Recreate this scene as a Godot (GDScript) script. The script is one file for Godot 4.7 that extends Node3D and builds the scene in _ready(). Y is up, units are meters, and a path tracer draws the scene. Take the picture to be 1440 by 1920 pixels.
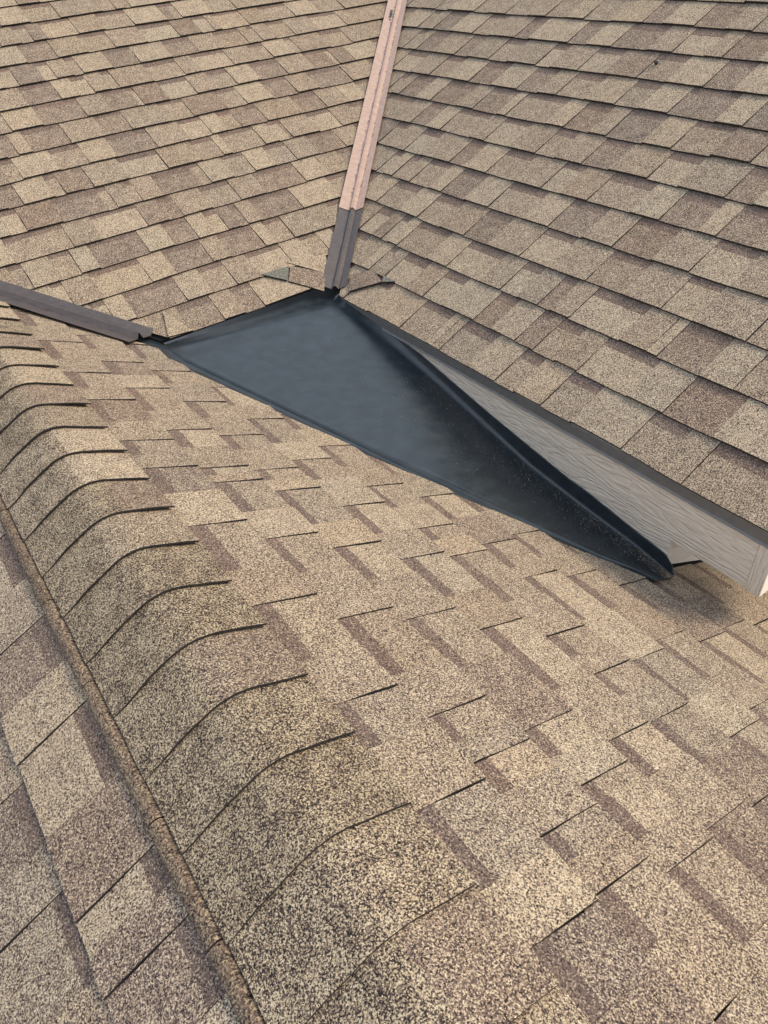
extends Node3D
# Roof slopes of a house meeting over a rubber-lined dead valley. Units are metres; the camera is the origin.

const PITCH := 0.45867
const CO := 0.89664
const SI := 0.44276
const TA := 0.49380
const EXPO_A := 0.13746
const EXPO_B := 0.14927
const EXPO_C := 0.14667
const EXPO_D := 0.15170
const WALL_X := 1.418
const CREST := Vector3(0.1354, -0.9017, 0.0)

# every course of the two far slopes: where each piece ends along the course in millimetres,
# j = open joint, s = edge that only shows as a change of blend, then the blend of the piece
const COURSES_A := [
	"993sL 1131jM 1338sM 1402jM 1480jM 1681sL",
	"953jM 1018sD 1162jL 1290sM 1433jM 1598sL 1643jD 1680jM 1845sL 1978jM 2257sM",
	"868sL 1004jD 1144sM 1273jM 1431sM 1598jL 1714sD 1783jL 1821sM 1976jL 2087sM 2246jM 2393sL 2549jM 2883sM",
	"776jL 888sD 940jL 1060jM 1199sL 1330jD 1489sL 1627jD 1755sM 1895jM 1973jM 2053sM 2159jM 2307sM 2476jL 2787sM",
	"760sM 902jD 1049jL 1165jM 1328sM 1484jM 1568sM 1739jL 1954jM 2079sL 2116jM 2285sM 2420jM 2691sM",
	"637jM 766sL 954jD 1064sM 1194jD 1212jL 1334sD 1471jL 1577sM 1680jM 1808sL 1956jD 2109sM 2229jD 2255jL 2349sD 2527sL",
	"607jD 663sL 824jD 974sM 1093jD 1265sM 1380jM 1551sD 1653jM 1792sL 1927jD 2048sM 2242jD 2415sM",
	"513jD 569jM 718sL 840jM 962sL 1141jD 1293sM 1399jL 1481sL 1548jM 1680jD 1873sM 2004jD 2130sM 2240sL",
	"517jD 640sL 683jM 798jD 948sM 1121jL 1277sM 1381jM 1421sL 1589jM 1714jL 1731jD 1875sM 2000jL 2104sM",
	"475jL 613sD 795jD 833jM 939jM 1030sM 1201jD 1246jM 1355sL 1459jM 1566sL 1670jM 1789sM 1935jD 2056sM",
	"374sL 595jM 708sM 895jL 1050jD 1179sM 1311jM 1432sM 1633jD 1759sL 1874sM",
	"386jM 484sL 565jM 637sL 837jD 942sL 1046jD 1178jL 1269jD 1337sM 1532jD 1727sL",
	"478jL 582sM 776jL 879sL 1036jD 1116sM 1270jD 1322sL 1407jM 1638sM",
	"574jL 649sL 852jD 957sL 1063jM 1168sM 1323jL 1418sL 1502jM 1576sL",
	"669sL 796sM 932jD 1019sM 1105jD 1307sL 1461sM",
]
const COURSES_B := [
	"-3697sM -3571jM -3475sM -3269jL -3171sM -3047jM -2898sM -2786jM -2666sM -2558jL -2412sM -2250jL -2156sD -2007jL -1871sD -1759jM -1691sM",
	"-3438jM -3303sD -3131jL -3010sM -2841jM -2756sD -2519jL -2418sD -2285jL -2108sD -1991jM -1849sL -1774jM -1636sD -1586jL",
	"-3408jM -3283sD -3108jM -3015sD -2867jM -2748sM -2569jM -2488sL -2333jM -2193sL -2034jD -1900sM -1739jL -1624sD -1482jL",
	"-3283sL -3136jM -3008sM -2849jL -2703sD -2543jL -2420sD -2317jM -2170sM -2018jL -1904sM -1775jL -1582sD -1476jL -1386sD",
	"-3207jM -3076sD -2963jL -2781sD -2670jM -2514sD -2462jL -2233sM -2136jL -2009sD -1925jM -1763sD -1641jL -1490sM -1347jD -1272sM",
	"-3068sM -2944jM -2834sD -2732jL -2536sM -2443jM -2294sL -2148jM -2047sM -1914jM -1790sD -1623jM -1499sL -1325jM -1229sD -1168jL",
	"-2817jM -2698sL -2507jM -2415sD -2279jL -2133sM -1978jM -1884sL -1756jM -1572sM -1455jL -1310sD -1245jL -1123sD -1063jM",
	"-2612jM -2481sM -2401jL -2259sD -2119jL -1935sM -1807jL -1651sD -1520jM -1364sD -1225jM -1083sL -959jM",
	"-2516sM -2393jL -2247sM -2103jM -1969sD -1803jM -1662sL -1501jM -1355sM -1207jM -1094sL -925jM -854sM",
	"-2354jL -2165sM -2047jL -1861sL -1756jM -1672sL -1579jM -1524sD -1441jM -1240sL -1138jM -1101jL -960sD -855jL -750sM",
	"-2268jM -2130sL -2022jM -1908sL -1744jL -1655sD -1540jL -1492sD -1456jD -1364sM -1272jM -1084sL -962jL -809sD -645jL",
	"-2196sL -1991jL -1835sM -1800jL -1762jM -1609sM -1481jL -1396sM -1282jL -1164sM -980jL -865sM -783jM -603sM",
]
# joints of the near slope, millimetres along the ridge
const JOINTS_C := [
	[-2356, -2085, -1881, -1620, -1470, -1203, -912, -639, -418, -198],
	[-2210, -1991, -1693, -1470, -1394, -1131, -837, -562, -453, -307, -206, -27],
	[-2163, -1908, -1666, -1457, -1343, -1073, -800, -474, -346, -310, -178],
	[-1795, -1742, -1514, -1252, -1002, -729, -394, -194],
	[-1608, -1352, -1122, -989, -665, -538, -394, -182],
	[-1281, -1023, -959, -868, -538, -300],
	[-1052, -844, -570, -330],
	[-774, -529, -260],
	[-544, -330],
	[-524, -280]]
# where pale tabs lie on the near slope (along the ridge, across it)
const LIGHT_C := [Vector2(-0.397, 0.480), Vector2(-0.261, 0.607), Vector2(-0.249, 0.288), Vector2(-0.552, 0.940), Vector2(-0.389, 1.047), Vector2(-1.125, 0.584), Vector2(-0.947, 0.790), Vector2(-1.139, 0.485), Vector2(-1.898, 0.717), Vector2(-0.865, 0.962), Vector2(-1.330, 0.679)]
const JOINTS_D := [[], [-1480, -1176, -926, -619, -502, -250], [-1120, -896, -680, -420]]

var rng := RandomNumberGenerator.new()
var cam: Camera3D
var mats := {}
var counts := {}
var wobble := FastNoiseLite.new()

# ---------------------------------------------------------------- nodes
func numbered(called: String) -> String:
	counts[called] = counts.get(called, -1) + 1
	return called if counts[called] == 0 else "%s_%03d" % [called, counts[called]]

func thing(called: String, label: String, category: String, group := "") -> Node3D:
	var o := Node3D.new()
	o.name = numbered(called)
	add_child(o)
	tag(o, label, category, group)
	return o

func tag(o: Node, label: String, category: String, group := "") -> void:
	o.set_meta("label", label)
	o.set_meta("category", category)
	if group:
		o.set_meta("group", group)

func part(called: String, mesh: Mesh, parent: Node) -> MeshInstance3D:
	var o := MeshInstance3D.new()
	o.name = called
	o.mesh = mesh
	parent.add_child(o, true)
	return o

# ---------------------------------------------------------------- materials
func lin(r: float, g: float, b: float) -> Color:
	return Color(r, g, b).linear_to_srgb()

func granule_set() -> void:
	var n := 1024
	var cell := FastNoiseLite.new()
	cell.noise_type = FastNoiseLite.TYPE_CELLULAR
	cell.cellular_return_type = FastNoiseLite.RETURN_CELL_VALUE
	cell.cellular_jitter = 1.0
	cell.frequency = 0.48
	cell.seed = 11
	var raw := cell.get_image(n, n, false, false, false).get_data()
	var patch := FastNoiseLite.new()
	patch.noise_type = FastNoiseLite.TYPE_SIMPLEX_SMOOTH
	patch.frequency = 0.012
	patch.fractal_octaves = 4
	patch.seed = 5
	var low := patch.get_seamless_image(n, n, false, false, 0.1, false).get_data()
	# sparse spots where granules are missing and the asphalt shows
	patch.frequency = 0.035
	patch.fractal_octaves = 3
	patch.seed = 77
	var bald := patch.get_seamless_image(n, n, false, false, 0.1, true).get_data()
	patch.frequency = 0.15
	patch.fractal_octaves = 1
	patch.seed = 90
	var mid := patch.get_seamless_image(n, n, false, false, 0.1, true).get_data()
	var bump := Image.create_from_data(n, n, false, Image.FORMAT_L8, raw)
	bump.convert(Image.FORMAT_RGBA8)
	bump.bump_map_to_normal_map(1.5)
	var bump_tex := ImageTexture.create_from_image(bump)
	# rank of every cell value, so that the shares below are exact
	var hist := PackedFloat32Array()
	hist.resize(256)
	for i in range(0, raw.size(), 7):
		hist[raw[i]] += 1.0
	var acc := 0.0
	var rank := PackedFloat32Array()
	rank.resize(256)
	var total := float((raw.size() + 6) / 7)
	for i in 256:
		rank[i] = (acc + hist[i] * 0.5) / total
		acc += hist[i]
	# granule colours, linear: black, brown, tan, buff, cream
	var cols := [Vector3(0.024, 0.020, 0.020), Vector3(0.128, 0.091, 0.076), Vector3(0.248, 0.184, 0.140), Vector3(0.445, 0.350, 0.231), Vector3(0.625, 0.528, 0.385)]
	var shares := {
		"L": [0.10, 0.17, 0.22, 0.33, 0.18],
		"M": [0.11, 0.27, 0.25, 0.23, 0.14],
		"D": [0.13, 0.37, 0.24, 0.16, 0.10],
		"band": [0.10, 0.58, 0.24, 0.05, 0.03],
		"cap": [0.24, 0.24, 0.18, 0.22, 0.12],
		"worn": [0.12, 0.38, 0.34, 0.13, 0.03]}
	var blend_hue := {"D": Vector3(0.99, 0.975, 0.985), "worn": Vector3(0.84, 0.82, 0.78), "cap": Vector3(0.97, 0.97, 0.94), "band": Vector3(0.98, 0.96, 0.97)}
	var spread := {"L": 0.18, "M": 0.18, "D": 0.20, "band": 0.12, "cap": 0.34, "worn": 0.14}
	for key in shares:
		var lut := PackedByteArray()
		lut.resize(3 * 1024)
		for i in 1024:
			var q := i / 1024.0
			var k := 0
			var a := 0.0
			while k < 4 and q > a + shares[key][k]:
				a += shares[key][k]
				k += 1
			var tilt := fmod(q * 977.0, 1.0) * 0.5 + 0.75
			var c: Vector3 = cols[k] * tilt * blend_hue.get(key, Vector3.ONE)
			var sc := Color(c.x, c.y, c.z).linear_to_srgb()
			lut[i * 3] = int(clampf(sc.r, 0, 1) * 255)
			lut[i * 3 + 1] = int(clampf(sc.g, 0, 1) * 255)
			lut[i * 3 + 2] = int(clampf(sc.b, 0, 1) * 255)
		var data := PackedByteArray()
		data.resize(n * n * 3)
		var sp: float = spread[key]
		for i in n * n:
			var q := rank[raw[i]] + (float(low[i]) / 255.0 - 0.5) * sp + (float(mid[i]) / 255.0 - 0.5) * 0.36
			if bald[i] > 226:
				q -= 0.5
			var j := clampi(int(q * 1024.0), 0, 1023) * 3
			data[i * 3] = lut[j]
			data[i * 3 + 1] = lut[j + 1]
			data[i * 3 + 2] = lut[j + 2]
		var m := StandardMaterial3D.new()
		m.albedo_texture = ImageTexture.create_from_image(Image.create_from_data(n, n, false, Image.FORMAT_RGB8, data))
		m.vertex_color_use_as_albedo = true
		m.roughness = 0.92
		m.metallic_specular = 0.25
		m.normal_enabled = true
		m.normal_texture = bump_tex
		m.normal_scale = 0.3
		mats[key] = m
	var a2 := StandardMaterial3D.new()
	a2.albedo_color = lin(0.022, 0.019, 0.018)
	a2.roughness = 0.9
	mats["asphalt"] = a2

func noise_tex(freq: float, lo: Color, hi: Color, sd: int, octaves := 4, size := 512) -> ImageTexture:
	var f := FastNoiseLite.new()
	f.noise_type = FastNoiseLite.TYPE_SIMPLEX_SMOOTH
	f.frequency = freq
	f.fractal_octaves = octaves
	f.seed = sd
	var im := f.get_seamless_image(size, size, false, false, 0.1, true)
	im.convert(Image.FORMAT_RGB8)
	var d := im.get_data()
	for i in size * size:
		var c := lo.lerp(hi, d[i * 3] / 255.0)
		d[i * 3] = int(c.r * 255)
		d[i * 3 + 1] = int(c.g * 255)
		d[i * 3 + 2] = int(c.b * 255)
	return ImageTexture.create_from_image(Image.create_from_data(size, size, false, Image.FORMAT_RGB8, d))

func other_materials() -> void:
	# black rubber membrane with a film of pale dust in blotches
	var m := StandardMaterial3D.new()
	m.albedo_texture = noise_tex(0.012, lin(0.008, 0.013, 0.017), lin(0.020, 0.030, 0.037), 21, 7, 1024)
	m.roughness_texture = noise_tex(0.02, Color(0.27, 0.27, 0.27), Color(0.47, 0.47, 0.47), 22, 7)
	m.roughness = 1.0
	m.metallic_specular = 0.62
	m.uv1_scale = Vector3(1.1, 1.1, 1)
	mats["rubber"] = m
	# painted valley metal
	for k in [["brown_metal", lin(0.058, 0.046, 0.045), lin(0.088, 0.072, 0.070), 31], ["faded_metal", lin(0.35, 0.230, 0.180), lin(0.45, 0.325, 0.265), 32], ["drip_metal", lin(0.16, 0.155, 0.148), lin(0.21, 0.203, 0.192), 33]]:
		var v := StandardMaterial3D.new()
		v.albedo_texture = noise_tex(0.02, k[1], k[2], k[3], 5)
		v.roughness = 0.55 if k[0] == "faded_metal" else 0.42
		v.metallic_specular = 0.5
		v.vertex_color_use_as_albedo = true
		v.uv1_scale = Vector3(3, 3, 1)
		mats[k[0]] = v
	# embossed wood-grain board
	var w := 1024
	var h := 256
	var warp := FastNoiseLite.new()
	warp.frequency = 1.0
	warp.fractal_octaves = 3
	warp.seed = 41
	var hd := PackedByteArray()
	hd.resize(w * h * 4)
	for y in h:
		for x in w:
			var u := x / 1024.0
			var vv := y / 256.0
			var q := vv * 9.0 + warp.get_noise_2d(u * 1.7, vv * 2.0) * 3.6
			var ring := pow(absf(sin(q * 3.1)), 0.6)
			var fibre := warp.get_noise_2d(u * 9.0 + 40.0, vv * 70.0)
			var g := clampf(0.45 + 0.38 * ring + 0.22 * fibre, 0, 1)
			var b := int(g * 255)
			var i := (y * w + x) * 4
			hd[i] = b
			hd[i + 1] = b
			hd[i + 2] = b
			hd[i + 3] = 255
	var him := Image.create_from_data(w, h, false, Image.FORMAT_RGBA8, hd)
	him.bump_map_to_normal_map(9.0)
	var b := StandardMaterial3D.new()
	b.albedo_texture = noise_tex(0.03, lin(0.74, 0.64, 0.52), lin(0.80, 0.71, 0.59), 42, 5)
	b.normal_enabled = true
	b.normal_texture = ImageTexture.create_from_image(him)
	b.normal_scale = 0.95
	b.roughness = 0.7
	mats["board"] = b
	var g2 := StandardMaterial3D.new()
	g2.albedo_texture = noise_tex(0.04, lin(0.06, 0.058, 0.045), lin(0.26, 0.255, 0.205), 51, 5)
	g2.uv1_scale = Vector3(4, 4, 1)
	g2.roughness = 0.95
	mats["bare_mat"] = g2
	var l := StandardMaterial3D.new()
	l.albedo_texture = noise_tex(0.03, lin(0.03, 0.05, 0.015), lin(0.08, 0.10, 0.035), 61, 5)
	l.uv1_scale = Vector3(60, 60, 1)
	l.roughness = 1.0
	mats["lawn"] = l
	var bl := StandardMaterial3D.new()
	bl.albedo_color = lin(0.05, 0.07, 0.09)
	bl.roughness = 0.6
	mats["tar"] = bl
	var nt := StandardMaterial3D.new()
	nt.albedo_color = lin(0.035, 0.028, 0.026)
	nt.roughness = 0.6
	mats["nut"] = nt
	var gr := StandardMaterial3D.new()
	gr.vertex_color_use_as_albedo = true
	gr.roughness = 0.9
	mats["grit"] = gr

# ---------------------------------------------------------------- polygons on a slope
class Frame:
	var o: Vector3
	var a: Vector3
	var d: Vector3
	var n: Vector3
	func at(u: float, s: float, h := 0.0) -> Vector3:
		return o + a * u + d * s + n * h

var fa := Frame.new()
var fb := Frame.new()
var fc := Frame.new()
var fd := Frame.new()

func clip(poly: PackedVector2Array, q: Vector2, dir: Vector2) -> PackedVector2Array:
	# keeps what lies on the side that dir points to
	var r := PackedVector2Array()
	for i in poly.size():
		var p0 := poly[i]
		var p1 := poly[(i + 1) % poly.size()]
		var d0 := (p0 - q).dot(dir)
		var d1 := (p1 - q).dot(dir)
		if d0 >= 0:
			r.append(p0)
		if (d0 >= 0) != (d1 >= 0):
			r.append(p0.lerp(p1, d0 / (d0 - d1)))
	return r

func tri(st: SurfaceTool, p: Array, uv: Array, c: Color, toward: Vector3) -> void:
	var nrm: Vector3 = (p[1] - p[0]).cross(p[2] - p[0])
	if nrm.length_squared() < 1e-16:
		return
	nrm = nrm.normalized()
	var order := [0, 1, 2]
	if nrm.dot(toward) > 0:
		order = [0, 2, 1]
	else:
		nrm = -nrm
	for k in order:
		st.set_color(c)
		st.set_normal(nrm)
		st.set_uv(uv[k])
		st.add_vertex(p[k])

var tools := {}
func tool_for(key: String) -> SurfaceTool:
	if not tools.has(key):
		var st := SurfaceTool.new()
		st.begin(Mesh.PRIMITIVE_TRIANGLES)
		tools[key] = st
	return tools[key]

func take_mesh() -> ArrayMesh:
	var m := ArrayMesh.new()
	for key in tools:
		var st: SurfaceTool = tools[key]
		st.set_material(mats[key])
		st.generate_tangents()
		st.commit(m)
	tools = {}
	return m

func slab(f: Frame, poly: PackedVector2Array, s_top: float, s_butt: float, h_top: float, h_butt: float, thick: float, top_key: String, tint: Color, band := 0.0) -> void:
	# a thin slab lying on the slope: top in granules (with a printed dark band along its upper edge), sides asphalt
	if poly.size() < 3:
		return
	var off := Vector2(rng.randf(), rng.randf()) * 3.0
	var hh := func(v: Vector2) -> float:
		return lerpf(h_top, h_butt, (v.y - s_top) / (s_butt - s_top)) + wobble.get_noise_3d(v.x * 60.0, v.y * 60.0, h_butt * 900.0) * 0.0016
	var faces := []
	if band > 0.0:
		var b := band + rng.randf_range(-0.006, 0.008)
		var skew := rng.randf_range(-0.02, 0.02)
		var q := Vector2(poly[0].x, b)
		faces.append([clip(poly, q, Vector2(skew, -1)), "band"])
		faces.append([clip(poly, q, Vector2(-skew, 1)), top_key])
	else:
		faces.append([poly, top_key])
	for fc2 in faces:
		var pl: PackedVector2Array = fc2[0]
		if pl.size() < 3:
			continue
		var st := tool_for(fc2[1])
		var c := Vector2.ZERO
		for v in pl:
			c += v
		c /= pl.size()
		for i in pl.size():
			var v0 := pl[i]
			var v1 := pl[(i + 1) % pl.size()]
			tri(st, [f.at(c.x, c.y, hh.call(c)), f.at(v0.x, v0.y, hh.call(v0)), f.at(v1.x, v1.y, hh.call(v1))], [c / 0.8 + off, v0 / 0.8 + off, v1 / 0.8 + off], tint, f.n)
	var sd := tool_for("asphalt")
	var mid := Vector2.ZERO
	for v in poly:
		mid += v
	mid /= poly.size()
	for i in poly.size():
		var v0 := poly[i]
		var v1 := poly[(i + 1) % poly.size()]
		var e := v1 - v0
		var out2 := Vector2(e.y, -e.x)
		if out2.dot(v0 - mid) < 0:
			out2 = -out2
		var toward := f.a * out2.x + f.d * out2.y
		var a0 := f.at(v0.x, v0.y, hh.call(v0))
		var a1 := f.at(v1.x, v1.y, hh.call(v1))
		var b0 := a0 - f.n * thick
		var b1 := a1 - f.n * thick
		tri(sd, [a0, a1, b1], [Vector2.ZERO, Vector2.ZERO, Vector2.ONE], Color.WHITE, toward)
		tri(sd, [a0, b1, b0], [Vector2.ZERO, Vector2.ONE, Vector2.ONE], Color.WHITE, toward)

func in_view(p: Vector3) -> bool:
	var l := cam.transform.affine_inverse() * p
	if l.z > -0.05:
		return false
	var k := tan(deg_to_rad(cam.fov) * 0.5)
	return absf(l.y / -l.z) < k * 1.06 and absf(l.x / -l.z) < k * 0.75 * 1.08

func course_pieces(text: String, u_min: float, u_max: float, gap_first: bool) -> Array:
	# returns [u0, u1, raised tab?, blend] from left to right; random pieces before and after what the data hold
	var iv := []
	var cur := []
	for w in text.split(" ", false):
		cur.append([w.substr(0, w.length() - 2).to_float() / 1000.0, w[w.length() - 2], w[w.length() - 1]])
	var items := []
	var start := u_min
	if cur.size() > 0:
		start = cur[0][0] - rng.randf_range(0.10, 0.16)
	var fill := u_min
	while fill < start - 0.06:
		var nx := minf(fill + rng.randf_range(0.09, 0.21), start)
		items.append([nx, "s" if items.size() % 2 == 0 else "j", ["L", "M", "M", "D"][rng.randi() % 4]])
		fill = nx
	if items.size() > 0:
		items[-1][1] = "j"
	for c in cur:
		items.append(c)
	fill = items[-1][0] if items.size() > 0 else u_min
	while fill < u_max:
		fill += rng.randf_range(0.09, 0.21)
		items.append([fill, "s" if items.is_empty() or items[-1][1] == "j" else "j", ["L", "M", "M", "D"][rng.randi() % 4]])
	var out := []
	var u := u_min
	for i in items.size():
		var it: Array = items[i]
		var prev_j: bool = i == 0 or items[i - 1][1] == "j"
		var w: float = it[0] - u
		if it[1] == "j" and prev_j and w > 0.075:
			# joint to joint in one blend: still a tab and the recess beside it
			var cut: float = u + w * (rng.randf_range(0.34, 0.46) if gap_first else rng.randf_range(0.54, 0.66))
			out.append([u, cut, not gap_first, it[2]])
			out.append([cut, it[0], gap_first, it[2]])
		elif it[1] == "j" and prev_j:
			out.append([u, it[0], gap_first, it[2]])
		elif it[1] == "j":
			out.append([u, it[0], gap_first, it[2]])
		else:
			out.append([u, it[0], not gap_first, it[2]])
		u = it[0]
	return out

func lay_piece(f: Frame, u0: float, u1: float, sb: float, e: float, tab: bool, blend: String, joint_right: bool, clips: Array, loose: Array, owner_node: Node3D, thick_mul := 1.0, band_depth := 0.033) -> void:
	var s_top := sb - e - 0.022
	var poly := PackedVector2Array()
	var j := 0.0016 if tab else 0.0
	var ua := u0 + (j if not joint_right else 0.0)
	var ub := u1 - (j if joint_right else 0.0)
	var lift := rng.randf_range(-0.0022, 0.0022)
	var lean := rng.randf_range(-0.0009, 0.0009)
	poly.append(Vector2(ua + lean, s_top))
	poly.append(Vector2(ub + lean, s_top))
	for k in [0.3, 0.65]:
		poly.append(Vector2(ub + lean * (1.0 - 2.0 * k) + rng.randf_range(-0.0012, 0.0012), lerpf(s_top, sb, k)))
	for k in 4:
		var t := k / 3.0
		var uu := lerpf(ub, ua, t)
		poly.append(Vector2(uu - lean, sb + lift + wobble.get_noise_2d(uu * 22.0, sb * 300.0) * 0.007))
	for k in [0.65, 0.3]:
		poly.append(Vector2(ua + lean * (1.0 - 2.0 * k) + rng.randf_range(-0.0012, 0.0012), lerpf(s_top, sb, k)))
	for c in clips:
		poly = clip(poly, c[0], c[1])
		if poly.size() < 3:
			return
	var v := rng.randf_range(0.93, 1.07)
	var warm := rng.randf_range(-0.025, 0.025)
	var tint := Color(v * (1.0 + warm), v, v * (1.0 - warm))
	var cen := Vector2.ZERO
	for q in poly:
		cen += q
	cen /= poly.size()
	var show := in_view(f.at(cen.x, cen.y))
	var keep := tools
	if show:
		tools = {}
	else:
		tools = loose[0]
	var hb := (0.0058 if tab else 0.0022) * thick_mul + rng.randf_range(-0.0006, 0.0010)
	slab(f, poly, s_top, sb, -0.0052, hb, 0.0052 * thick_mul, blend, tint, 0.0 if tab else sb - e + band_depth)
	if show:
		part("shingle", take_mesh(), owner_node)
	tools = keep

func finish_loose(loose: Array, owner_node: Node3D) -> void:
	if loose[0].is_empty():
		return
	tools = loose[0]
	var o := part("shingle_field", take_mesh(), owner_node)
	o.set_meta("kind", "stuff")

func deck(f: Frame, poly: PackedVector2Array, owner_node: Node3D) -> void:
	# the felt-covered boards under the shingles
	var st := tool_for("asphalt")
	for i in range(1, poly.size() - 1):
		for h in [-0.011, -0.03]:
			tri(st, [f.at(poly[0].x, poly[0].y, h), f.at(poly[i].x, poly[i].y, h), f.at(poly[i + 1].x, poly[i + 1].y, h)], [poly[0], poly[i], poly[i + 1]], Color.WHITE, f.n if h > -0.02 else -f.n)
	for i in poly.size():
		var v0 := poly[i]
		var v1 := poly[(i + 1) % poly.size()]
		var o2 := Vector2((v1 - v0).y, -(v1 - v0).x)
		tri(st, [f.at(v0.x, v0.y, -0.011), f.at(v1.x, v1.y, -0.011), f.at(v1.x, v1.y, -0.03)], [v0, v1, v1], Color.WHITE, f.a * o2.x + f.d * o2.y)
		tri(st, [f.at(v0.x, v0.y, -0.011), f.at(v1.x, v1.y, -0.03), f.at(v0.x, v0.y, -0.03)], [v0, v1, v0], Color.WHITE, f.a * o2.x + f.d * o2.y)
	part("roof_deck", take_mesh(), owner_node)

# valley lines in plan: A/B is x + z = -1.0269, A/C is x - z = 3.1543, A/D is x + z = -2.8835
func s_of_za(z: float) -> float:
	return (z + 4.32213) / CO
func s_of_xb(x: float) -> float:
	return (2.86984 - x) / CO
func s_of_xc(x: float) -> float:
	return (x - CREST.x) / CO
func s_of_xd(x: float) -> float:
	return (CREST.x - x) / CO

func edge_x(z: float) -> float:
	return curve(z, [[-2.56, 0.66], [-2.47, 0.650], [-2.40, 0.634], [-2.30, 0.620], [-1.55, 0.938], [-0.745, 1.330], [-0.6, 1.40]])

func curve(z: float, k: Array) -> float:
	if z <= k[0][0]:
		return k[0][1]
	for i in range(1, k.size()):
		if z <= k[i][0]:
			return lerpf(k[i - 1][1], k[i][1], (z - k[i - 1][0]) / (k[i][0] - k[i - 1][0]))
	return k[-1][1]

func slope_a() -> void:
	var t := thing("roof_slope", "far left shingle slope above the rubber sheet, left of the pale valley metal", "roof slope", "shingled roof slopes")
	var loose := [{}]
	for n in range(-4, 16):
		var sb := n * EXPO_A
		var text: String = COURSES_A[n - 1] if n >= 1 else ""
		var z := -4.32213 + sb * CO
		for p in course_pieces(text, -1.2, -1.0269 - z + 0.2, false):
			if p[0] > -1.0269 - z + 0.2:
				continue
			var clips := [[Vector2(-1.0269 - 0.028 + 4.32213, 0), Vector2(-1, -CO)]]
			if (p[0] + p[1]) * 0.5 > CREST.x:
				clips.append([Vector2(3.1543 - 4.32213 + 0.03, 0), Vector2(1, -CO)])
			else:
				clips.append([Vector2(-2.8835 + 4.32213 - 0.03, 0), Vector2(-1, -CO)])
			lay_piece(fa, p[0], p[1], sb, EXPO_A, p[2], p[3], false, clips, loose, t, 1.0, 0.026)
	finish_loose(loose, t)
	var s0 := -5.0 * EXPO_A
	var s1 := s_of_za(-2.49)
	deck(fa, PackedVector2Array([Vector2(CREST.x, s0), Vector2(-1.0269 + 4.32213 - s0 * CO, s0), Vector2(-1.0269 + 2.49, s1), Vector2(0.68, s1), Vector2(CREST.x, s_of_za(-3.02))]), t)
	deck(fa, PackedVector2Array([Vector2(-1.2, s0), Vector2(CREST.x - 0.001, s0), Vector2(CREST.x - 0.001, s_of_za(-3.02)), Vector2(-0.40, s1), Vector2(-1.2, s_of_za(-1.7))]), t)

func slope_b() -> void:
	var t := thing("roof_slope", "far right shingle slope ending in an eave above the grey wood-grain board", "roof slope", "shingled roof slopes")
	var loose := [{}]
	for m in range(-4, 12):
		var sb := m * EXPO_B + (0.004 if m == 11 else 0.0)
		var text: String = COURSES_B[m] if m >= 0 else ""
		var x := 2.86984 - m * EXPO_B * CO
		for p in course_pieces(text, -1.0269 - x - 0.45, -0.497, true):
			if p[1] < -1.0269 - x - 0.2:
				continue
			var clips := [[Vector2(-1.0269 - 2.86984 + 0.035, 0), Vector2(1, -CO)], [Vector2(-0.497, 0), Vector2(-1, 0)]]
			lay_piece(fb, p[0], p[1], sb, EXPO_B, p[2], p[3], true, clips, loose, t, 1.15)
	finish_loose(loose, t)
	var s0 := -5.0 * EXPO_B
	var s1 := s_of_xb(1.412)
	deck(fb, PackedVector2Array([Vector2(-1.0269 - 2.86984 + s0 * CO, s0), Vector2(-0.52, s0), Vector2(-0.52, s1), Vector2(-1.0269 - 1.412, s1)]), t)

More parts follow.
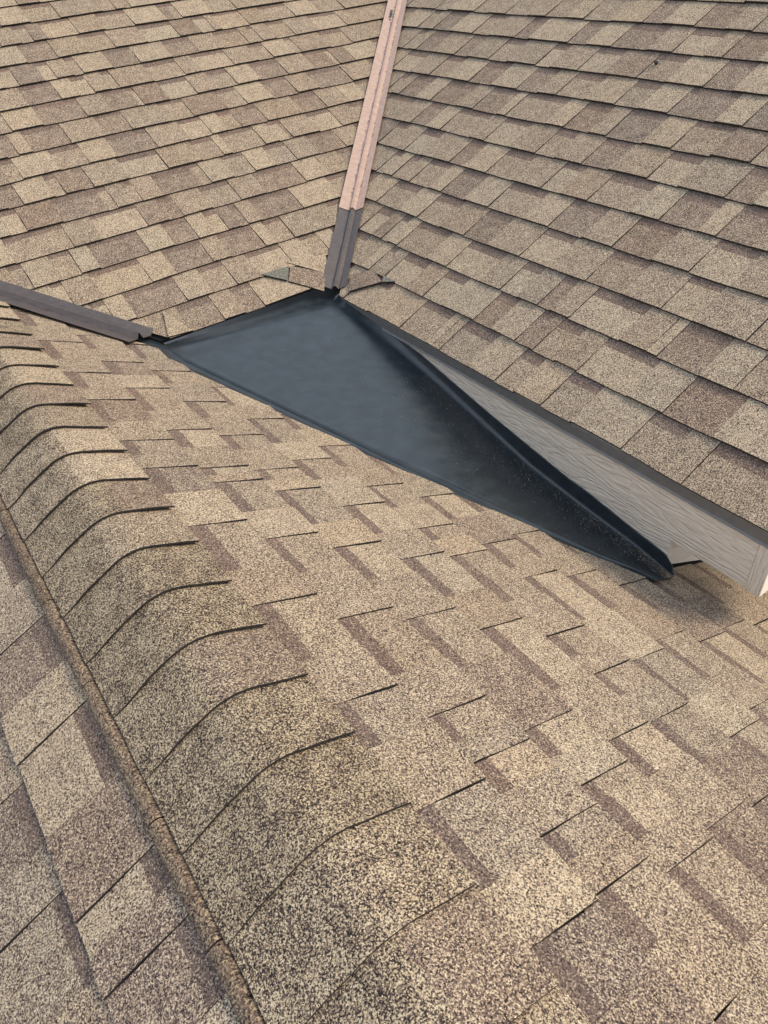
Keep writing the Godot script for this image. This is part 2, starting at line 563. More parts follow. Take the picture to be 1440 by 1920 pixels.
func slope_c() -> void:
	var t := thing("roof_slope", "near shingle slope falling away to the right between the ridge and the black rubber sheet", "roof slope", "shingled roof slopes")
	var loose := [{}]
	for k in range(0, 15):
		var sb := s_of_xc(0.264) + k * EXPO_C
		var xb := 0.264 + k * EXPO_C * CO
		var js: Array = JOINTS_C[k - 1].duplicate() if k >= 1 and k <= 10 else []
		var z_lo := -3.05 if k < 9 else -0.80
		var z_hi := 0.75
		var zz: float = (js[0] / 1000.0 if js.size() > 0 else z_lo + 0.1) - rng.randf_range(0.2, 0.3)
		while zz > z_lo:
			js.push_front(zz * 1000.0)
			zz -= rng.randf_range(0.18, 0.32)
		zz = (js[-1] / 1000.0 if js.size() > 0 else z_lo) + rng.randf_range(0.2, 0.3)
		while zz < z_hi + 0.3:
			js.append(zz * 1000.0)
			zz += rng.randf_range(0.18, 0.32)
		var prev := z_lo
		for jm in js:
			var j: float = jm / 1000.0
			var w := j - prev
			var cut := prev + w * rng.randf_range(0.42, 0.62)
			var kinds := [[prev, cut, false], [cut, j, true]]
			if w < 0.07:
				kinds = [[prev, j, false]]
			for p in kinds:
				var clips := [[Vector2(-3.1543 + CREST.x + 0.13, 0), Vector2(1, -CO)], [Vector2(0, 0.07), Vector2(0, 1)]]
				if xb > 1.34:
					clips.append([Vector2(-0.80, 0), Vector2(1, 0)])
				elif p[0] < -0.78:
					var za := clampf(p[0], -2.6, -0.75)
					var zb: float = maxf(minf(p[1], -0.70), za + 0.02)
					var ea := Vector2(za, s_of_xc(edge_x(za)) + rng.randf_range(-0.002, 0.002))
					var eb := Vector2(zb, s_of_xc(edge_x(zb)) + rng.randf_range(-0.002, 0.002))
					var ed := eb - ea
					clips.append([ea, Vector2(ed.y, -ed.x)])
				var bl: String = ["M", "M", "M", "L", "M", "M", "D", "M"][rng.randi() % 8]
				for lp in LIGHT_C:
					if lp.x >= p[0] and lp.x < p[1] and lp.y < xb and lp.y > xb - EXPO_C * CO:
						bl = "L"
				lay_piece(fc, p[0], p[1], sb, EXPO_C, p[2], bl, true, clips, loose, t, 1.0, 0.041)
			prev = j
	finish_loose(loose, t)
	deck(fc, PackedVector2Array([Vector2(-3.02, 0.06), Vector2(0.9, 0.06), Vector2(0.9, s_of_xc(2.1)), Vector2(-0.80, s_of_xc(2.1)), Vector2(-0.80, s_of_xc(1.47)), Vector2(-2.47, s_of_xc(0.68))]), t)

func top_strip(z0: float, z1: float, blend: String, loose: Array, owner_node: Node3D) -> void:
	# lower edge of the topmost course, swollen into a rounded lip where it comes out from under the caps
	var show := in_view(fd.at((z0 + z1) * 0.5, 0.19))
	var keep := tools
	tools = {} if show else loose[0]
	var prof := [[0.140, -0.006], [0.1755, -0.0030], [0.1785, 0.0040], [0.182, 0.0072], [0.187, 0.0084], [0.193, 0.0082], [0.198, 0.0070], [0.2012, 0.0045], [0.2016, -0.006]]
	var off := Vector2(rng.randf(), rng.randf()) * 3.0
	var st := tool_for(blend)
	var v := rng.randf_range(0.85, 1.0)
	var n := maxi(2, int((z1 - z0) / 0.03))
	for i in n:
		var za := lerpf(z0 + 0.0012, z1 - 0.0012, i / float(n))
		var zb := lerpf(z0 + 0.0012, z1 - 0.0012, (i + 1) / float(n))
		for k in prof.size() - 1:
			var q := []
			var uv := []
			var nn := []
			for e in [[za, k], [zb, k], [zb, k + 1], [za, k + 1]]:
				var j: int = e[1]
				var s: float = prof[j][0] + wobble.get_noise_2d(e[0] * 60.0, 7.0) * 0.0016
				var h: float = prof[j][1] + wobble.get_noise_2d(e[0] * 30.0, 90.0) * 0.0012
				q.append(fd.at(e[0], s, h))
				uv.append(Vector2(e[0], s) / 0.8 + off)
				var a := maxi(j - 1, 0)
				var b := mini(j + 1, prof.size() - 1)
				var ds: float = prof[b][0] - prof[a][0]
				var dh: float = prof[b][1] - prof[a][1]
				nn.append((fd.n * ds - fd.d * dh).normalized())
			for tr in [[0, 1, 2], [0, 2, 3]]:
				var o: Array = tr
				if (q[o[1]] - q[o[0]]).cross(q[o[2]] - q[o[0]]).dot(nn[1]) > 0:
					o = [tr[0], tr[2], tr[1]]
				for x in o:
					st.set_color(Color(v, v, v * 0.98))
					st.set_normal(nn[x])
					st.set_uv(uv[x])
					st.add_vertex(q[x])
	if show:
		part("shingle", take_mesh(), owner_node)
	tools = keep

func slope_d() -> void:
	var t := thing("roof_slope", "shingle slope at the lower left corner, on the left side of the ridge caps", "roof slope", "shingled roof slopes")
	var loose := [{}]
	for k in range(0, 8):
		var sb := s_of_xd(-0.045) + k * EXPO_D
		var js: Array = JOINTS_D[k].duplicate() if k < 3 else []
		if k == 0:
			js = [-1990, -1760, -1540, -1188, -944, -640, -440, -190]
		var zz: float = (js[0] / 1000.0 if js.size() > 0 else -3.0) - rng.randf_range(0.2, 0.3)
		while zz > -3.05:
			js.push_front(zz * 1000.0)
			zz -= rng.randf_range(0.18, 0.32)
		zz = (js[-1] / 1000.0 if js.size() > 0 else -3.0) + rng.randf_range(0.2, 0.3)
		while zz < 0.9:
			js.append(zz * 1000.0)
			zz += rng.randf_range(0.18, 0.32)
		var prev := -3.05
		for jm in js:
			var j: float = jm / 1000.0
			var w := j - prev
			var cut := prev + w * rng.randf_range(0.38, 0.6)
			for p in ([[prev, j, true]] if k == 0 else [[prev, cut, false], [cut, j, true]]):
				var clips := [[Vector2(-2.8835 - CREST.x + 0.03, 0), Vector2(1, -CO)], [Vector2(0, 0.07), Vector2(0, 1)]]
				var bl: String = ["M", "D", "M", "L"][rng.randi() % 4]
				if k == 0:
					top_strip(p[0], p[1], "worn", loose, t)
					continue
				lay_piece(fd, p[0], p[1], sb, EXPO_D, p[2], bl, true, clips, loose, t)
			prev = j
	finish_loose(loose, t)
	deck(fd, PackedVector2Array([Vector2(-3.02, 0.06), Vector2(0.9, 0.06), Vector2(0.9, 1.4), Vector2(-1.7, 1.4)]), t)

# ---------------------------------------------------------------- ridge caps
func ridge_point(s: float, h: float, z: float) -> Vector3:
	var r := 0.045
	var p: Vector3
	var n: Vector3
	if s > r:
		p = fc.at(0, s)
		n = fc.n
	elif s < -r:
		p = fd.at(0, -s)
		n = fd.n
	else:
		var t := (s + r) / (2.0 * r)
		var a := fd.at(0, r)
		var b := fc.at(0, r)
		p = a.lerp(CREST, t).lerp(CREST.lerp(b, t), t)
		n = fd.n.lerp(fc.n, t).normalized()
	return Vector3(p.x, p.y, z) + n * h

func ridge_caps() -> void:
	var t := thing("roof_ridge", "ridge of overlapping bent cap shingles running from lower centre to the left edge", "roof ridge")
	var blends := {-5: "M", -4: "D", -3: "cap", -2: "cap", -1: "cap", 0: "D", 1: "cap", 2: "cap", 3: "M", 4: "D", 5: "L", 6: "L", 7: "M", 8: "D", 9: "L", 10: "L", 11: "D"}
	for i in range(-10, 17):
		var z0 := -0.70325 - 0.13797 * i
		var z1 := z0 - 0.13797 - 0.05
		var top := tool_for(blends.get(i, ["L", "M", "cap", "D"][rng.randi() % 4]))
		var side := tool_for("asphalt")
		var s0 := -0.1725 + rng.randf_range(-0.001, 0.001)
		var s1 := 0.1362 + rng.randf_range(-0.003, 0.003)
		var off := Vector2(rng.randf(), rng.randf()) * 3.0
		var bri := rng.randf_range(0.86, 1.06)
		var tint := Color(bri, bri, bri * 0.98)
		var flare := rng.randf_range(0.5, 1.4)
		var ns := 26
		var nz := 4
		var grid := []
		for a in ns + 1:
			var row := []
			var s := lerpf(s0, s1, a / float(ns))
			for b in nz + 1:
				var q := b / float(nz)
				var h := lerpf(0.0125, 0.0030, q)
				# free corners of the right wing have curled up a little
				h += 0.0045 * flare * smoothstep(0.02, 0.12, s) * (1.0 - q)
				h *= lerpf(1.0, 0.42, smoothstep(-0.09, -0.165, s))
				h += wobble.get_noise_2d(s * 90.0 + i * 31.0, q * 20.0) * 0.0018
				var z := lerpf(z0, z1, q) + (wobble.get_noise_2d(s * 120.0, i * 17.0) * 0.0028 + s * 0.02) * (1.0 - q)
				row.append([ridge_point(s, h, z), Vector2(s, z) / 0.8 + off, ridge_point(s, h + 1.0, z) - ridge_point(s, h, z)])
			grid.append(row)
		var worn_top := tool_for("cap")
		var reach := rng.randf_range(-0.05, 0.03)
		for a in ns:
			for b in nz:
				var dst: SurfaceTool = worn_top if lerpf(s0, s1, a / float(ns)) < reach else top
				for q in [[[a, b], [a + 1, b], [a + 1, b + 1]], [[a, b], [a + 1, b + 1], [a, b + 1]]]:
					# front faces run clockwise seen from outside; s grows to the right, z1 lies away
					var v := []
					for k in q:
						v.append(grid[k[0]][k[1]])
					var fn: Vector3 = (v[1][0] - v[0][0]).cross(v[2][0] - v[0][0])
					if fn.dot(v[0][2]) > 0:
						v.reverse()
					for e in v:
						dst.set_color(tint)
						dst.set_normal(e[2])
						dst.set_uv(e[1])
						dst.add_vertex(e[0])
		# thickness along the near edge and both ends
		var rim := []
		for a in ns + 1:
			rim.append([grid[a][0], Vector3(0, 0, 1)])
		for a in ns:
			var p0: Vector3 = grid[a][0][0]
			var p1: Vector3 = grid[a + 1][0][0]
			var d0: Vector3 = p0 - grid[a][0][2] * 0.0044
			var d1: Vector3 = p1 - grid[a + 1][0][2] * 0.0044
			tri(side, [p0, p1, d1], [Vector2.ZERO, Vector2.ONE, Vector2.ONE], Color.WHITE, Vector3(0, 0, 1))
			tri(side, [p0, d1, d0], [Vector2.ZERO, Vector2.ONE, Vector2.ONE], Color.WHITE, Vector3(0, 0, 1))
		for en in [[0, fd.d], [ns, fc.d]]:
			for b in nz:
				var p0: Vector3 = grid[en[0]][b][0]
				var p1: Vector3 = grid[en[0]][b + 1][0]
				var dn: Vector3 = grid[en[0]][b][2] * 0.0044
				tri(side, [p0, p1, p1 - dn], [Vector2.ZERO, Vector2.ONE, Vector2.ONE], Color.WHITE, en[1])
				tri(side, [p0, p1 - dn, p0 - dn], [Vector2.ZERO, Vector2.ONE, Vector2.ONE], Color.WHITE, en[1])
		part("ridge_cap", take_mesh(), t)

# ---------------------------------------------------------------- sheet metal, boards, rubber
func ribbon(key: String, rows: Array, up: Vector3, tint := Color.WHITE, smooth := false) -> void:
	# a sheet through rows of points (every row the same length)
	var st := tool_for(key)
	var nr := rows.size()
	var nc: int = rows[0].size()
	for i in nr - 1:
		for k in nc - 1:
			var q := [rows[i][k], rows[i][k + 1], rows[i + 1][k + 1], rows[i + 1][k]]
			var uv := []
			for e in [[i, k], [i, k + 1], [i + 1, k + 1], [i + 1, k]]:
				var p: Vector3 = rows[e[0]][e[1]]
				uv.append(Vector2(p.x + p.y, p.z - p.y * 0.3))
			if not smooth:
				tri(st, [q[0], q[1], q[2]], [uv[0], uv[1], uv[2]], tint, up)
				tri(st, [q[0], q[2], q[3]], [uv[0], uv[2], uv[3]], tint, up)
			else:
				var nn := []
				for e in [[i, k], [i, k + 1], [i + 1, k + 1], [i + 1, k]]:
					var i0 := maxi(e[0] - 1, 0)
					var i1 := mini(e[0] + 1, nr - 1)
					var k0 := maxi(e[1] - 1, 0)
					var k1 := mini(e[1] + 1, nc - 1)
					var n: Vector3 = (rows[i1][e[1]] - rows[i0][e[1]]).cross(rows[e[0]][k1] - rows[e[0]][k0]).normalized()
					nn.append(n if n.dot(up) > 0 else -n)
				for tr in [[0, 1, 2], [0, 2, 3]]:
					var o: Array = tr
					if (q[o[1]] - q[o[0]]).cross(q[o[2]] - q[o[0]]).dot(up) > 0:
						o = [tr[0], tr[2], tr[1]]
					for x in o:
						st.set_color(tint)
						st.set_normal(nn[x])
						st.set_uv(uv[x])
						st.add_vertex(q[x])

func bar(key: String, lo: Vector3, hi: Vector3, grain_axis := 2) -> void:
	# a box with slightly eased edges, grain along one axis
	var st := tool_for(key)
	var e := 0.0015
	var c := (lo + hi) * 0.5
	var off := Vector2(rng.randf(), rng.randf())
	for ax in 3:
		for sg in [-1.0, 1.0]:
			var u := (ax + 1) % 3
			var v := (ax + 2) % 3
			var pts := []
			for k in [[0, 0], [1, 0], [1, 1], [0, 1]]:
				var p := c
				p[ax] = hi[ax] if sg > 0 else lo[ax]
				p[u] = (hi[u] - e) if k[0] == 1 else (lo[u] + e)
				p[v] = (hi[v] - e) if k[1] == 1 else (lo[v] + e)
				pts.append(p)
			var uvs := []
			for p in pts:
				var across: float = p.y if grain_axis != 1 else p.z
				if ax == 1:
					across = p.x + p.z if grain_axis == 1 else (p.x if grain_axis == 2 else p.z)
				uvs.append(Vector2(p[grain_axis] / 0.9, across / 0.22) + off)
			var tw := Vector3.ZERO
			tw[ax] = sg
			tri(st, [pts[0], pts[1], pts[2]], [uvs[0], uvs[1], uvs[2]], Color.WHITE, tw)
			tri(st, [pts[0], pts[2], pts[3]], [uvs[0], uvs[2], uvs[3]], Color.WHITE, tw)
	# eased edges
	for ax in 3:
		var u := (ax + 1) % 3
		var v := (ax + 2) % 3
		for su in [-1.0, 1.0]:
			for sv in [-1.0, 1.0]:
				var pts := []
				for k in [[0, 0], [1, 0], [1, 1], [0, 1]]:
					var p := c
					p[ax] = (hi[ax] - e) if k[0] == 1 else (lo[ax] + e)
					var eu: float = e if k[1] == 1 else 0.0
					var ev: float = 0.0 if k[1] == 1 else e
					p[u] = (hi[u] - eu) if su > 0 else (lo[u] + eu)
					p[v] = (hi[v] - ev) if sv > 0 else (lo[v] + ev)
					pts.append(p)
				var tw := Vector3.ZERO
				tw[u] = su
				tw[v] = sv
				var q := [off, off + Vector2(0.5, 0), off + Vector2(0.5, 0.01), off + Vector2(0, 0.01)]
				tri(st, [pts[0], pts[1], pts[2]], [q[0], q[1], q[2]], Color.WHITE, tw)
				tri(st, [pts[0], pts[2], pts[3]], [q[0], q[2], q[3]], Color.WHITE, tw)

func valley_strip(key: String, from: Vector3, to: Vector3, prof: Array, thick := 0.0016) -> void:
	# prof: [across in plan, height above the valley line], swept from one point to the other
	var dirp := Vector3(to.x - from.x, 0, to.z - from.z).normalized()
	var across := Vector3(-dirp.z, 0, dirp.x)
	var n := 24
	var top := []
	var low := []
	for i in n + 1:
		var t := i / float(n)
		var p := from.lerp(to, t)
		var r := []
		var b := []
		for k in prof.size():
			var w := wobble.get_noise_2d(t * 60.0, k * 40.0) * 0.0016
			var q: Vector3 = p + across * prof[k][0] + Vector3(0, prof[k][1] + w, 0)
			r.append(q)
			b.append(q - Vector3(0, thick, 0))
		top.append(r)
		low.append(b)
	for k in prof.size() - 1:
		var col := []
		for i in n + 1:
			col.append([top[i][k], top[i][k + 1]])
		ribbon(key, col, Vector3.UP)
	ribbon(key, low, Vector3.DOWN)
	for en in [[0, -dirp], [n, dirp]]:
		ribbon(key, [top[en[0]], low[en[0]]], en[1])
	for k in [[0, -across], [prof.size() - 1, across]]:
		var r0 := []
		var r1 := []
		for i in n + 1:
			r0.append(top[i][k[0]])
			r1.append(low[i][k[0]])
		ribbon(key, [r0, r1], k[1])

func valleys() -> void:
	# heights: across the valley each slope rises by TA / sqrt(2) per metre of plan
	var g := TA * 0.70711
	var ab := func(z: float, h: float) -> Vector3:
		return Vector3(-1.0269 - z, -0.25832 - TA * (z + 4.32213) + h, z)
	var prof := [[-0.046, 0.046 * g + 0.012], [-0.019, 0.019 * g + 0.011], [-0.014, 0.0135 * g + 0.011], [-0.003, 0.028], [0.006, 0.028], [0.014, 0.014 * g + 0.011], [0.019, 0.019 * g + 0.011], [0.056, 0.056 * g + 0.012]]
	# walking down this valley the left-hand side of the sweep is the right-hand slope
	var flip := []
	for q in prof:
		flip.push_front([-q[0], q[1]])
	var up := []
	for q in prof:
		up.append([q[0] * 1.04, q[1] + 0.004])
	valley_strip("brown_metal", ab.call(-2.84, 0.0), ab.call(-2.425, 0.0), prof)
	var o := MeshInstance3D.new()
	o.name = numbered("valley_flashing")
	o.mesh = take_mesh()
	add_child(o)
	tag(o, "short dark brown ribbed valley metal touching the top corner of the rubber sheet", "valley flashing", "metal valley flashings")
	var t := thing("valley_flashing", "long faded pinkish copper ribbed valley metal between the two far slopes", "valley flashing", "metal valley flashings")
	valley_strip("faded_metal", ab.call(-5.0, 0.0), ab.call(-2.74, 0.0), up)
	part("sheet", take_mesh(), t)
	# beads and crumbs of old sealant along both bends of the rib
	var st := tool_for("tar")
	for k in 190:
		var z := -4.9 + 2.1 * rng.randf()
		var side := -1.0 if rng.randf() < 0.6 else 1.0
		var c: Vector3 = ab.call(z, 0.019 * g + 0.0165)
		c += Vector3(0.7071, 0, 0.7071) * side * (0.0175 + rng.randf_range(-0.0025, 0.0025))
		var l := rng.randf_range(0.002, 0.008)
		var dl := Vector3(-0.64, -0.44, 0.64) * l
		var wd := Vector3(0.7071, 0, 0.7071) * rng.randf_range(0.0008, 0.002)
		var top_p := c + Vector3(0, 0.0022, 0)
		for q in [[c - dl, c - wd], [c - wd, c + dl], [c + dl, c + wd], [c + wd, c - dl]]:
			tri(st, [q[0], q[1], top_p], [Vector2.ZERO, Vector2.ONE, Vector2.ONE], Color.WHITE, Vector3.UP)
	var sp := part("sealant_crumbs", take_mesh(), t)
	sp.set_meta("kind", "stuff")
	# smear of dark blue paint near the top
	st = tool_for("tar")
	for k in 22:
		var c: Vector3 = ab.call(-3.80 + rng.randf_range(-0.035, 0.03), 0.033 * g + 0.0168) + Vector3(0.7071, 0, 0.7071) * rng.randf_range(-0.034, -0.021)
		c.y += 0.0
		var r := rng.randf_range(0.002, 0.007)
		var tp := c + Vector3(0, 0.0012, 0)
		for q in 6:
			var a0 := q * TAU / 6.0
			var a1 := (q + 1) * TAU / 6.0
			tri(st, [tp, c + Vector3(cos(a0) * r, -0.001, sin(a0) * r * 1.4), c + Vector3(cos(a1) * r, -0.001, sin(a1) * r * 1.4)], [Vector2.ZERO, Vector2.ONE, Vector2.ONE], Color.WHITE, Vector3.UP)
	part("paint_smear", take_mesh(), t)
	# left valley, between the far left slope and the near slope
	var ac := func(z: float, h: float) -> Vector3:
		return Vector3(3.1543 + z, -0.25832 - TA * (z + 4.32213) + h, z)
	var pl := [[-0.031, 0.031 * g + 0.012], [0.0, 0.011], [0.054, 0.054 * g + 0.012], [0.0675, 0.068 * g + 0.033], [0.0745, 0.076 * g + 0.033], [0.090, 0.092 * g + 0.012], [0.150, 0.150 * g + 0.012]]
	valley_strip("brown_metal", ac.call(-3.0, 0.0), ac.call(-2.502, 0.0), pl)
	var v := MeshInstance3D.new()
	v.name = numbered("valley_flashing")
	v.mesh = take_mesh()
	add_child(v)
	tag(v, "dark brown ribbed valley metal coming in from the left edge to the rubber sheet", "valley flashing", "metal valley flashings")

func c_y(x: float) -> float:
	return CREST.y - TA * (x - CREST.x)

func membrane() -> void:
	var rows := []
	var nz := 110
	for i in nz + 1:
		var z := lerpf(-2.56, -0.752, i / float(nz))
		var ex := edge_x(z)
		var cx := edge_x(z) + curve(z, [[-2.56, 0.04], [-2.45, 0.042], [-2.30, 0.072], [-1.6, 0.058], [-1.3, 0.040], [-0.85, 0.022], [-0.75, 0.012]])
		var wy := curve(z, [[-2.56, -1.20], [-2.42, -1.226], [-2.15, -1.261], [-1.87, -1.318], [-1.75, -1.345], [-1.52, -1.401], [-1.31, -1.452], [-1.08, -1.481], [-0.887, -1.500], [-0.752, -1.528]])
		var uy := curve(z, [[-2.56, -1.195], [-2.42, -1.218], [-2.23, -1.239], [-1.90, -1.271], [-1.75, -1.303], [-1.53, -1.348], [-1.34, -1.382], [-1.16, -1.413], [-1.09, -1.418], [-0.897, -1.45], [-0.80, -1.463], [-0.775, -1.475], [-0.76, -1.497], [-0.752, -1.520]])
		var rise := lerpf(-0.011, 0.0085, smoothstep(-0.92, -0.80, z))
		var hid := 0.05 * (1.0 - smoothstep(-0.92, -0.84, z))
		var under := smoothstep(-2.40, -2.47, z)
		var r := []
		var yc := c_y(cx) + rise * 0.5 + 0.003 - 0.012 * under
		for k in 4:
			var x := lerpf(ex - hid, cx - 0.004, k / 3.0)
			var y := c_y(x) + rise
			if k == 3:
				y = lerpf(y, yc, 0.55)
			r.append(Vector3(x, y, z))
		r.append(Vector3(cx - 0.001, yc + 0.0042 * (1.0 - under), z))
		r.append(Vector3(cx + 0.004, yc + 0.0040 * (1.0 - under), z))
		r.append(Vector3(cx + 0.009, yc - 0.001, z))
		var wx := WALL_X - 0.004 + 0.07 * smoothstep(-2.425, -2.47, z)
		var n := 34
		for k in range(1, n):
			var t := k / float(n)
			var x := lerpf(cx + 0.012, wx, t)
			var y := lerpf(yc, wy, t)
			# sheet sags a little between its edges and has a lapped seam near the top
			y -= 0.006 * sin(t * PI) * clampf((wx - cx) / 0.5, 0, 1)
			y += wobble.get_noise_2d(x * 9.0, z * 9.0) * 0.0022 * sin(t * PI)
			y += wobble.get_noise_2d(x * 40.0 + 200.0, z * 40.0) * 0.0003 * sin(t * PI)
			y += 0.0022 * exp(-pow((z + 2.405 - t * 0.015) / 0.011, 2.0))
			# cove where it turns up the wall
			var dw := wx - x
			y += 0.012 * exp(-dw / 0.010)
			r.append(Vector3(x, y, z))
		r.append(Vector3(wx - 0.001, wy + 0.016, z))
		r.append(Vector3(wx, maxf(uy, wy + 0.018) - 0.001, z))
		r.append(Vector3(wx + 0.003, maxf(uy, wy + 0.018), z))
		rows.append(r)
	ribbon("rubber", rows, Vector3(-0.35, 0.9, 0.1), Color.WHITE, true)
	# thickness at the cut end and along the lower edge
	var low := []
	for p in rows[-1]:
		low.append(p - Vector3(0, 0.004, 0))
	ribbon("rubber", [rows[-1], low], Vector3(0, 0, 1))
	var e0 := []
	var e1 := []
	for r in rows:
		e0.append(r[0])
		e1.append(r[0] - Vector3(0.001, 0.004, 0))
	ribbon("rubber", [e0, e1], Vector3(-1, 0, 0.3))
	var o := MeshInstance3D.new()
	o.name = numbered("rubber_membrane")
	o.mesh = take_mesh()
	add_child(o)
	tag(o, "smooth black rubber membrane sheet lining the dead valley in the centre", "membrane")
	# washed-down granules lying in the fold
	var gm := MultiMesh.new()
	gm.transform_format = MultiMesh.TRANSFORM_3D
	gm.use_colors = true
	var bead := SphereMesh.new()
	bead.radius = 0.5
	bead.height = 1.0
	bead.radial_segments = 5
	bead.rings = 2
	bead.material = mats["grit"]
	gm.mesh = bead
	gm.instance_count = 2600
	for k in 2600:
		var q := rng.randf()
		var fi := 1.0 - pow(q, 1.9) * 0.62 if k > 500 else rng.randf_range(0.12, 0.99)
		var i := clampi(int(fi * nz), 0, nz - 1)
		var near := minf(absf(rng.randfn(0.0, 0.22)) + 0.02, 0.98) if k > 500 else rng.randf()
		var kk := clampf((1.0 - near) * 33.0, 0.0, 32.9) + 6.0
		var k0 := int(kk)
		var p: Vector3 = rows[i][k0].lerp(rows[i][k0 + 1], kk - k0).lerp(rows[i + 1][k0].lerp(rows[i + 1][k0 + 1], kk - k0), rng.randf())
		var sz := rng.randf_range(0.0010, 0.0024)
		gm.set_instance_transform(k, Transform3D(Basis.from_euler(Vector3(rng.randf() * 6.0, rng.randf() * 6.0, 0)).scaled(Vector3(sz, sz * 0.7, sz)), p + Vector3(0, sz * 0.25, 0)))
		var cc: Array = [Color(0.14, 0.095, 0.07), Color(0.30, 0.2, 0.12), Color(0.10, 0.07, 0.055), Color(0.5, 0.42, 0.32)]
		gm.set_instance_color(k, cc[[0, 0, 1, 1, 2, 2, 3][rng.randi() % 7]])
	var gi := MultiMeshInstance3D.new()
	gi.name = numbered("loose_granules")
	gi.multimesh = gm
	add_child(gi)
	tag(gi, "loose brown roof granules washed into the fold of the rubber sheet", "granules")
	gi.set_meta("kind", "stuff")

func poly_prism(key: String, pts: Array, depth: Vector3) -> void:
	# flat polygon (in order) with thickness
	var st := tool_for(key)
	var c := Vector3.ZERO
	for p in pts:
		c += p
	c /= pts.size()
	for side in 2:
		var o := depth * side
		var tw := -depth if side == 0 else depth
		for i in range(1, pts.size() - 1):
			var q := [pts[0] + o, pts[i] + o, pts[i + 1] + o]
			var uv := []
			for p in q:
				uv.append(Vector2(p.x / 0.9 + p.z, p.y / 0.22))
			tri(st, q, uv, Color.WHITE, tw)
	for i in pts.size():
		var p0: Vector3 = pts[i]
		var p1: Vector3 = pts[(i + 1) % pts.size()]
		var tw := (p0 + p1) * 0.5 - c
		tri(st, [p0, p1, p1 + depth], [Vector2(0, 0), Vector2(0.3, 0), Vector2(0.3, 0.02)], Color.WHITE, tw)
		tri(st, [p0, p1 + depth, p0 + depth], [Vector2(0, 0), Vector2(0.3, 0.02), Vector2(0, 0.02)], Color.WHITE, tw)

func single(called: String, label: String, category: String) -> void:
	var o := MeshInstance3D.new()
	o.name = numbered(called)
	o.mesh = take_mesh()
	add_child(o)
	tag(o, label, category)

func eave_boards() -> void:
	bar("board", Vector3(WALL_X + 0.002, -1.4165, -2.42), Vector3(WALL_X + 0.022, -1.205, -0.5625))
	single("fascia_board", "long grey wood-grain fascia board under the eave of the far right slope", "fascia board")
	bar("board", Vector3(WALL_X + 0.003, -1.53, -2.30), Vector3(WALL_X + 0.021, -1.4170, -0.787))
	single("filler_board", "lower grey wood-grain board between the fascia and the rubber fold", "board")
	bar("board", Vector3(WALL_X - 0.001, -1.4185, -0.5615), Vector3(1.535, -1.212, -0.521), 1)
	single("corner_trim", "smooth grey corner trim block at the end of the fascia board", "trim")
	# drip edge: sloping nose under the shingles
	var top := []
	var low := []
	for i in 31:
		var z := lerpf(-2.40, -0.53, i / 30.0)
		var w := wobble.get_noise_1d(z * 30.0) * 0.0012
		top.append([Vector3(1.47, -1.171, z), Vector3(1.4065, -1.2035, z), Vector3(1.4045 + w, -1.2075, z), Vector3(1.4125 + w, -1.2480, z), Vector3(1.4085 + w, -1.2545, z)])
		low.append([Vector3(1.471, -1.173, z), Vector3(1.409, -1.206, z), Vector3(1.4065 + w, -1.2085, z), Vector3(1.4145 + w, -1.2485, z), Vector3(1.4100 + w, -1.2555, z)])
	ribbon("drip_metal", top, Vector3(-1, 0.2, 0))
	ribbon("drip_metal", low, Vector3(1, -0.2, 0))
	ribbon("drip_metal", [top[-1], low[-1]], Vector3(0, 0, 1))
	single("drip_edge", "dark grey metal drip edge along the eave above the fascia board", "drip edge")
	# gable end of the right-hand roof
	poly_prism("board", [Vector3(1.5355, -1.4170, -0.521), Vector3(1.5355, -1.150, -0.521), Vector3(3.55, -0.155, -0.521), Vector3(3.55, -0.422, -0.521)], Vector3(0, 0, -0.022))
	single("rake_board", "grey board rising along the gable end behind the corner trim", "board")
	bar("board", Vector3(WALL_X + 0.0225, -1.402, -0.803), Vector3(1.62, -1.392, -0.563), 0)
	single("soffit_panel", "small grey soffit panel under the corner of the right roof", "soffit")
	var t := thing("gable_wall", "grey lap siding wall seen low behind the tip of the rubber sheet", "wall")
	for k in 9:
		var y0 := -1.62 + k * 0.135 - 0.43
		var poly := PackedVector2Array([Vector2(1.445, y0), Vector2(3.5, y0), Vector2(3.5, y0 + 0.15), Vector2(1.445, y0 + 0.15)])
		poly = clip(poly, Vector2(CREST.x, CREST.y + 0.006), Vector2(TA, 1.0))
		poly = clip(poly, Vector2(2.86984, -0.46848 - 0.06), Vector2(TA, -1.0))
		if poly.size() < 3:
			continue
		var pts := []
		for q in poly:
			pts.append(Vector3(q.x, q.y, -0.806 - (q.y - y0) / 0.15 * 0.009))
		poly_prism("board", pts, Vector3(0, 0, -0.010))
		part("siding_board", take_mesh(), t)

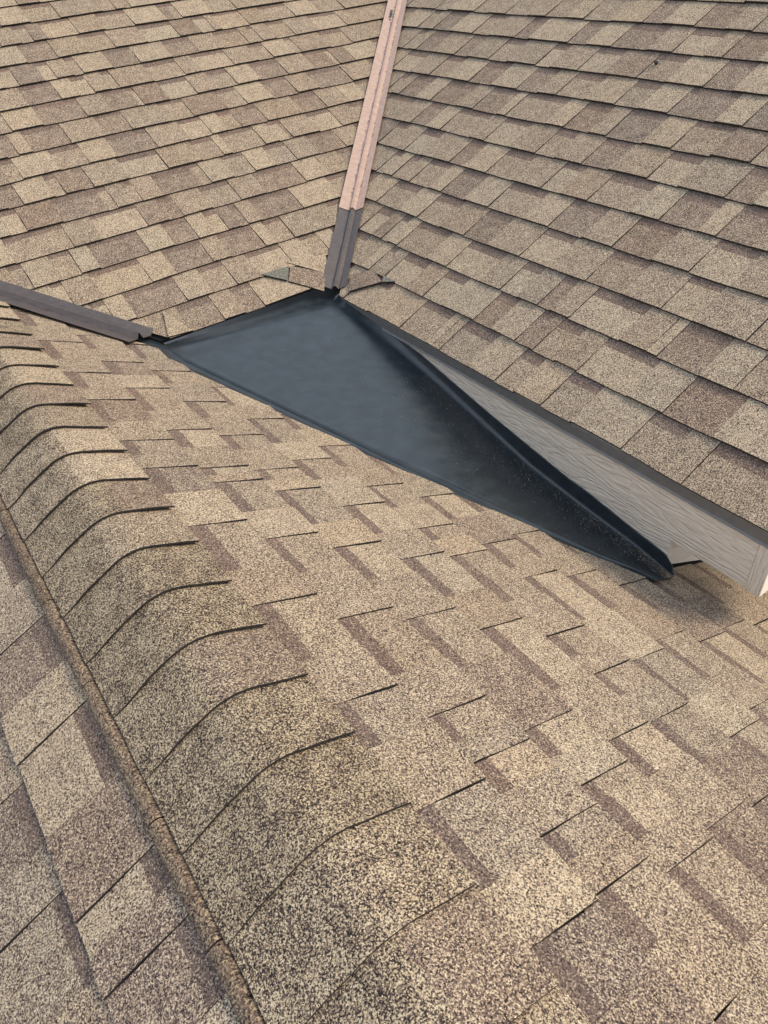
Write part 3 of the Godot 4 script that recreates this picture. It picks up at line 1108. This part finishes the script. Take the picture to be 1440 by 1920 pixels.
func offcuts() -> void:
	# cut shingle scraps tucked beside the foot of the valley metal, on both slopes
	var t := thing("shingle_patch", "cut shingle scrap with bare grey-green mat, left of the foot of the valley metal", "shingle patch", "shingle scraps at the valley foot")
	var mk := func(f: Frame, pts: Array, key: String, h: float, own: Node, called: String) -> void:
		var pl := PackedVector2Array(pts)
		var s0 := 1e9
		var s1 := -1e9
		for q in pl:
			s0 = minf(s0, q.y)
			s1 = maxf(s1, q.y)
		slab(f, pl, s0, s1, h, h + 0.004, 0.006, key, Color.WHITE)
		part(called, take_mesh(), own)
	var pa := func(x: float, z: float) -> Vector2:
		return Vector2(x, s_of_za(z))
	var pb := func(x: float, z: float) -> Vector2:
		return Vector2(z, s_of_xb(x))
	mk.call(fa, [pa.call(1.302, -2.597), pa.call(1.412, -2.515), pa.call(1.352, -2.440), pa.call(1.252, -2.534)], "D", 0.0085, t, "shingle")
	mk.call(fa, [pa.call(1.172, -2.602), pa.call(1.296, -2.600), pa.call(1.247, -2.538)], "bare_mat", 0.0075, t, "bare_mat")
	mk.call(fa, [pa.call(1.30, -2.62), pa.call(1.47, -2.60), pa.call(1.43, -2.50)], "L", 0.0045, t, "shingle")
	var u := thing("shingle_patch", "cut shingle scrap with bare grey-green tip, right of the foot of the valley metal", "shingle patch", "shingle scraps at the valley foot")
	mk.call(fb, [pb.call(1.478, -2.425), pb.call(1.541, -2.345), pb.call(1.512, -2.250), pb.call(1.424, -2.350)], "D", 0.0085, u, "shingle")
	mk.call(fb, [pb.call(1.538, -2.273), pb.call(1.534, -2.195), pb.call(1.510, -2.246)], "bare_mat", 0.0075, u, "bare_mat")
	var w := thing("shingle_patch", "small triangular shingle scrap at the left corner of the rubber sheet", "shingle patch", "shingle scraps at the valley foot")
	mk.call(fa, [pa.call(0.745, -2.590), pa.call(0.80, -2.470), pa.call(0.705, -2.478)], "L", 0.0075, w, "shingle")
	# small dark nut lying on the right slope
	var st := tool_for("nut")
	var sm := SphereMesh.new()
	sm.radius = 0.0085
	sm.height = 0.014
	sm.radial_segments = 12
	sm.rings = 6
	st.append_from(sm, 0, Transform3D(Basis(), Vector3(2.6786, -0.5555, -2.011)))
	single("acorn", "small dark nut lying on the far right slope near the top", "nut")

func ground() -> void:
	var pm := PlaneMesh.new()
	pm.size = Vector2(600, 600)
	pm.material = mats["lawn"]
	var o := MeshInstance3D.new()
	o.name = "ground"
	o.mesh = pm
	o.position.y = -5.2
	add_child(o)
	o.set_meta("kind", "structure")
	o.set_meta("label", "lawn far below the roof, out of frame")

func _ready() -> void:
	rng.seed = 20240
	wobble.seed = 3
	wobble.frequency = 0.05
	cam = Camera3D.new()
	cam.name = "camera"
	cam.fov = 70.64
	cam.rotation = Vector3(-0.70314, -0.56124, -0.09826)
	cam.near = 0.03
	cam.far = 1000.0
	add_child(cam)
	cam.current = true
	var env := Environment.new()
	var sky := Sky.new()
	var sm := ProceduralSkyMaterial.new()
	sm.sky_top_color = Color(0.70, 0.75, 0.82)
	sm.sky_horizon_color = Color(0.90, 0.91, 0.93)
	sm.sky_curve = 0.2
	sm.ground_horizon_color = Color(0.62, 0.62, 0.60)
	sm.ground_bottom_color = Color(0.20, 0.20, 0.17)
	sm.sun_angle_max = 0.0
	sky.sky_material = sm
	env.background_mode = Environment.BG_SKY
	env.sky = sky
	env.tonemap_mode = Environment.TONE_MAPPER_LINEAR
	env.tonemap_exposure = 1.76
	env.sdfgi_enabled = true
	env.ssao_enabled = true
	env.ssil_enabled = true
	var we := WorldEnvironment.new()
	we.name = "world_environment"
	we.environment = env
	add_child(we)
	var sun := DirectionalLight3D.new()
	sun.name = "sun"
	sun.light_energy = 0.62
	sun.light_color = Color(1.0, 0.94, 0.85)
	sun.light_angular_distance = 22.0
	sun.shadow_enabled = true
	add_child(sun)
	sun.look_at_from_position(Vector3(3.3, 4.2, 1.8), Vector3.ZERO)
	fa.o = Vector3(0, -0.25832, -4.32213)
	fa.a = Vector3(1, 0, 0)
	fa.d = Vector3(0, -SI, CO)
	fa.n = Vector3(0, CO, SI)
	fb.o = Vector3(2.86984, -0.46848, 0)
	fb.a = Vector3(0, 0, 1)
	fb.d = Vector3(-CO, -SI, 0)
	fb.n = Vector3(-SI, CO, 0)
	fc.o = CREST
	fc.a = Vector3(0, 0, 1)
	fc.d = Vector3(CO, -SI, 0)
	fc.n = Vector3(SI, CO, 0)
	fd.o = CREST
	fd.a = Vector3(0, 0, 1)
	fd.d = Vector3(-CO, -SI, 0)
	fd.n = Vector3(-SI, CO, 0)
	granule_set()
	other_materials()
	ground()
	slope_a()
	slope_b()
	slope_c()
	slope_d()
	ridge_caps()
	membrane()
	valleys()
	eave_boards()
	offcuts()
